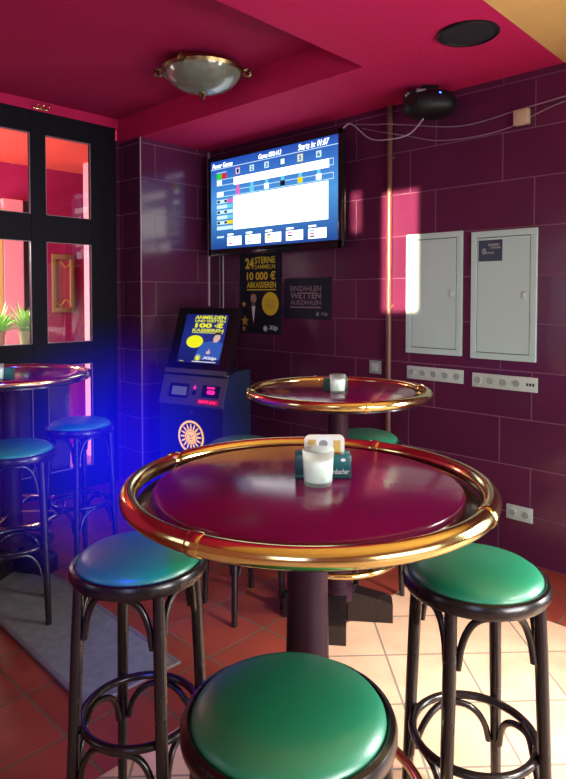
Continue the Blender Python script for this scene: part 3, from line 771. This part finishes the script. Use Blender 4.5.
# projector
pj = thing('projector', 'black projector with a blue light hung under the ceiling by the wall', 'projector', (-2.005, 3.42, 2.742), R(43))
m = MB()
prof = []
bmr = bmesh.ops.create_uvsphere(m.bm, u_segments=40, v_segments=20, radius=1.0)
for v in m.bm.verts:
    x, y, z = v.co
    sx = math.copysign(abs(x)**.75, x)*.160; sy = math.copysign(abs(y)**.7, y)*.13; sz = math.copysign(abs(z)**.8, z)*.080
    v.co = (sx, sy, sz)
m.build('housing', M_black, pj)
MB().mn((-.05, -.04, .07), (.05, .04, .110), bev=.005).build('ceiling_mount', M_black, pj)
m = MB(); m.lathe([(0, .02), (.03, .02), (.04, .03), (.044, .03), (.046, 0), (0, 0)], n=28, M=Matrix.Translation((-.12, -.085, .01)) @ Matrix.Rotation(R(-30), 4, 'Z') @ Matrix.Rotation(R(90), 4, 'X')); m.build('lens', M_gloss, pj)
MB().box((-.068, -.094, .058), (.060, .012, .030), rot=Matrix.Rotation(R(-48), 4, 'X'), bev=.002).build('nameplate', noisy('pale_grey_plate', (.35, .4, .42, 1), (.3, .33, .36, 1), 30, .4), pj)
m = MB(); bmesh.ops.create_uvsphere(m.bm, u_segments=12, v_segments=8, radius=.009); m.build('blue_lamp', emis('blue_led', lin(40, 80, 255), 14.0), pj, loc=(.038, -.116, .034))
m = MB(); bmesh.ops.create_uvsphere(m.bm, u_segments=12, v_segments=8, radius=.004); m.build('green_lamp', emis('green_led', lin(180, 230, 140), 2.5), pj, loc=(.005, -.118, .036))

# ceiling speaker
sp = thing('ceiling_speaker', 'round black speaker set in the red ceiling', 'speaker', (-1.463, 2.856, ZL))
MB().lathe([(0, 0), (.148, 0), (.148, -.008), (.140, -.014), (.132, -.010), (.128, -.004), (0, -.004)], n=56).build('rim', M_black, sp)
MB().lathe([(.130, -.005), (.08, -.009), (0, -.011)], n=48).build('grille', noisy('black_grille', (.006, .006, .010, 1), (.016, .015, .022, 1), 220, .7), sp)

# ceiling lamp
cl = thing('ceiling_lamp', 'unlit brass ceiling lamp with a mottled glass bowl', 'lamp', (-3.11, 2.54, ZH))
MB().lathe([(0, 0), (.12, 0), (.13, -.02), (.09, -.035), (.06, -.05), (0, -.05)], n=40).build('canopy', M_brass2, cl)
rim = MB().lathe([(.235, -.075), (.255, -.082), (.262, -.062), (.250, -.045), (.238, -.03), (.15, -.022), (.10, -.03), (.10, -.04), (.225, -.05)], n=64).build('rim', M_brass2, cl)
MB().lathe([(.240, -.070), (.232, -.095), (.205, -.13), (.16, -.162), (.10, -.184), (.05, -.193), (0, -.196)], n=56).build('bowl', M_bowl, cl)
MB().lathe([(0, -.192), (.022, -.194), (.02, -.205), (.010, -.212), (.014, -.222), (.006, -.234), (0, -.236)], n=20).build('finial', M_brass2, cl)
for k in range(3):
    a = R(43.5+120*k*0) + (0, PI, R(250))[k]
    c = Vector((math.cos(a), math.sin(a), 0)); s = Vector((-math.sin(a), math.cos(a), 0))
    pts = [c*.25+Vector((0, 0, -.06)), c*.285+Vector((0, 0, -.045)), c*.305+Vector((0, 0, -.06)), c*.30+Vector((0, 0, -.085)), c*.272+Vector((0, 0, -.09)), c*.262+Vector((0, 0, -.072))]
    m = MB().tube(spline(pts, 5), .009, n=8)
    m.box(c*.298+Vector((0, 0, -.066)), (.022, .022, .03), bev=.006)
    m.build('scroll_arm', M_brass2, cl)

# small brass fitting above the partition
hk = thing('brass_hook', 'small brass curtain hook on top of the black partition frame', 'hook', (XW+.0, 2.185, 2.985))
MB().box((.012, 0, 0), (.022, .12, .012), bev=.003).build('plate', M_brass, hk)
for s in (-1, 0, 1):
    MB().tube(spline([(.02, s*.045, 0), (.045, s*.045, .004), (.055, s*.045+.006, .022), (.04, s*.045+.01, .034)], 5), .005, n=8).build('prong', M_brass, hk)

# ------------------------------------------------------------------ door mat
mt = thing('door_mat', 'long worn grey mat on the red tiles under the bar stools', 'mat', (-2.98, 1.385, 0), R(-1.5))
m = MB().mn((-.86, -.20, .001), (.86, .20, .012), bev=.003, seg=1); m.build('mat_surface', M_mat, mt, smooth=False)
m = MB()
for a, b in (((-.88, -.215), (.88, -.19)), ((-.88, .19), (.88, .215)), ((.855, -.19), (.88, .19))): m.mn((a[0], a[1], .0005), (b[0], b[1], .014), bev=.003, seg=1)
m.build('binding', M_bind, mt, smooth=False)

# ------------------------------------------------------------------ things on the tables
TZ = 1.0965*1.014+.0003
def candle(label, loc):
    t = thing('candle_glass', label, 'candle', loc, 0, 'candle glasses on the bar tables')
    MB().lathe([(0, 0), (.031, 0), (.0335, .003), (.038, .083), (.037, .0845), (.0362, .083), (.0325, .010), (0, .009)], n=40).build('tumbler', M_tumbler, t)
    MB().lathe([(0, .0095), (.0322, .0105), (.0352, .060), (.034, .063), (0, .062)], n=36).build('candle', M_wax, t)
    MB().tube([(0, 0, .066), (0.001, 0, .074)], .0012, n=6).build('wick', M_wick, t)
    return t
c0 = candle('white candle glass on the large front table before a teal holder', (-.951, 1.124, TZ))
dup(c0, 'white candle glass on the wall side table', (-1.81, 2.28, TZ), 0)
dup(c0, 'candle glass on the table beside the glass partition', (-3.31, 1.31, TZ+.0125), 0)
def holder(label, loc, rz, mat, word):
    t = thing('beer_mat_holder', label, 'holder', loc, rz, 'beer mat holders on the bar tables')
    m = MB(); m.mn((-.069, -.024, 0), (.069, .024, .010), bev=.002); m.mn((-.069, -.024, .008), (.069, -.018, .060), bev=.002); m.mn((-.069, .018, .008), (.069, .024, .060), bev=.002)
    m.mn((-.069, -.019, .008), (-.064, .019, .045), bev=.001)
    m.mn((.064, -.019, .008), (.069, .019, .045), bev=.001)
    m.build('tray', mat, t)
    if word:
        q = Flat((-.069, -.0242, 0), (1, 0, 0), (0, 0, 1)); q.text(word, .072, .012, .133, .025, M_paperw, .015, .1); q.disc(.118, .047, .006, .004, M_paperw); q.build('lettering', t)
    return t
hz = R(43.5)
holder('teal beer mat holder with white lettering on the large front table', (-.986, 1.183, TZ), hz, M_teal, 'Krombacher')
holder('green beer mat holder on the wall side table', (-1.875, 2.345, TZ), hz+R(50), M_gplas, None)
holder('green beer mat holder on the table by the glass partition', (-3.365, 1.352, TZ+.0125), hz, M_gplas, None)
def beermat(label, loc, rz, printed):
    t = thing('beer_mat', label, 'beer mat', loc, rz, 'beer mats standing in their holders')
    m = MB(); m.box((0, 0, .046), (.100, .004, .094), bev=.0); 
    es = [e for e in m.bm.edges if abs(e.verts[0].co.y-e.verts[1].co.y) > .003]
    bmesh.ops.bevel(m.bm, geom=es, offset=.014, segments=5, profile=.5, affect='EDGES')
    m.build('card', M_card, t, smooth=False)
    if printed:
        q = Flat((-.05, -.0022, -.001), (1, 0, 0), (0, 0, 1))
        q.rect(.072, .045, .09, .08, M_ochre); q.rect(.01, .068, .03, .082, M_ochre); q.disc(.05, .07, .024, .024, M_paperw); q.up(.0002); q.disc(.047, .072, .011, .009, M_gprint)
        q.disc(.052, .06, .014, .005, M_gprint)
        q.build('print', t)
bc = (math.cos(hz), math.sin(hz))
beermat('white beer mat with ochre print standing in the teal holder', (-.983, 1.186, TZ+.0115), hz, True)

# ------------------------------------------------------------------ light
def area(name, loc, target, sx, sy, e, col, spread=180, spec=1.0):
    l = bpy.data.lights.new(name, 'AREA'); l.shape = 'RECTANGLE'; l.size = sx; l.size_y = sy; l.energy = e; l.color = col[:3]; l.spread = R(spread)
    l.specular_factor = spec
    o = bpy.data.objects.new(name, l); COL.objects.link(o); o.location = loc
    o.rotation_euler = (Vector(target)-Vector(loc)).to_track_quat('-Z', 'Y').to_euler()
    return o
def spot(name, loc, target, e, col, ang, blend, rad=.05):
    l = bpy.data.lights.new(name, 'SPOT'); l.energy = e; l.color = col[:3]; l.spot_size = R(ang); l.spot_blend = blend; l.shadow_soft_size = rad
    o = bpy.data.objects.new(name, l); COL.objects.link(o); o.location = loc
    o.rotation_euler = (Vector(target)-Vector(loc)).to_track_quat('-Z', 'Y').to_euler()
    return o
area('daylight_side_window', (2.35, 1.2, .98), (-1, 1.35, .85), 1.7, .5, 34, (1.0, .97, .95), 100)
area('daylight_front_window', (1.2, -2.3, 1.65), (0, 2, .9), 1.2, 1.5, 20, (.48, .52, 1.0))
area('daylight_front_window_b', (-2.9, -2.3, 1.65), (-2.6, 2, .9), 1.0, 1.5, 1.5, (.45, .45, 1.0))
area('far_wall_fill', (.95, YA+.05, 1.30), (-.1, 1.6, .95), 1.3, 1.7, 190, (1.0, .97, .95), 150)  # strong lamp added out of view for highlights on cushions, rail and floor
# shafts of low sun reaching the back wall
sd = Vector((.42, -1.0, .10)).normalized()
for (cx, cz, w, h, e) in ((-2.315, 1.865, .27, .80, 5.6), (-2.68, 2.165, .085, .28, .33)):
    c = Vector((cx, YA, cz)); o = c+sd*3.6
    area('sun_shaft', o, c, w*.93, h, e, (1.0, .68, .42), 1.2)
# lamp added inside the room to brighten the pale tiles
area('floor_fill', (1.9, 2.2, 2.5), (-.70, 2.2, 0), .6, .6, 26, (1.0, .93, .85), 34)
spot('blue_spot', (-1.7, .3, 2.6), (-3.65, 1.75, .75), 130, (.01, .03, 1.0), 36, .9, .1)
spot('blue_spot_low', (-.6, -.4, 2.4), (-1.65, 1.05, .8), 330, (.01, .04, 1.0), 24, 1.0, .1)
area('plant_fill', (-5.5, 1.5, 2.0), (-4.95, 2.1, 1.35), .4, .4, 14, (1.0, 1.0, .95), 120)  # small lamp added in the next room to brighten the plants
area('next_room_daylight', (-5.4, .6, 1.7), (-5.6, 3.0, 1.5), 1.0, 1.6, 130, (1.0, .95, .88))

# self-glowing volume that paints a blue veil between stools and partition
hm = bpy.data.materials.new('blue_glow_volume'); hm.use_nodes = True
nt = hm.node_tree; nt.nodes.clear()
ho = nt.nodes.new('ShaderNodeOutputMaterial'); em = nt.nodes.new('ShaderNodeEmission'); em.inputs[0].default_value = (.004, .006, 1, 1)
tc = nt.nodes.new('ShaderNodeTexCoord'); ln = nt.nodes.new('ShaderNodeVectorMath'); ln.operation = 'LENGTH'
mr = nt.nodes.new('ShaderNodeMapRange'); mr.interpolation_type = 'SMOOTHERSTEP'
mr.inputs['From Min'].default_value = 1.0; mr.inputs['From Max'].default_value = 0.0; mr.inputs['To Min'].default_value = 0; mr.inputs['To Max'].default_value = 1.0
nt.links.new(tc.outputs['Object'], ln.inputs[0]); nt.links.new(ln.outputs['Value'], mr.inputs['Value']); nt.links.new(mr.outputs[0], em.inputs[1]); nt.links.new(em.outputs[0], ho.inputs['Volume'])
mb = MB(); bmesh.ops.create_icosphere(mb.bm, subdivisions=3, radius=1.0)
hz_o = mb.build('glow_haze', hm, None)
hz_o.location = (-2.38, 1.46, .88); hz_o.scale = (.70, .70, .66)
tag(hz_o, 'self-glowing blue volume painting a blue veil above the grey mat', 'glow_haze', kind='stuff')
w = bpy.data.worlds.new('world'); SC.world = w; w.use_nodes = True
w.node_tree.nodes['Background'].inputs[0].default_value = (.25, .2, .5, 1); w.node_tree.nodes['Background'].inputs[1].default_value = .15

# ------------------------------------------------------------------ camera
cam = bpy.data.cameras.new('camera'); co = bpy.data.objects.new('camera', cam); COL.objects.link(co)
cam.sensor_fit = 'AUTO'; cam.sensor_width = 36.0; cam.lens = 620*36/779; cam.shift_y = -.09095
cam.clip_start = .05; cam.clip_end = 50
co.location = (0, 0, 1.56); co.rotation_euler = (R(88), 0, R(43.5))
SC.camera = co
SC.view_settings.view_transform = 'Standard'; SC.view_settings.look = 'None'; SC.view_settings.exposure = 0; SC.view_settings.gamma = 1
SC.cycles.max_bounces = 8; SC.cycles.sample_clamp_indirect = 4.0
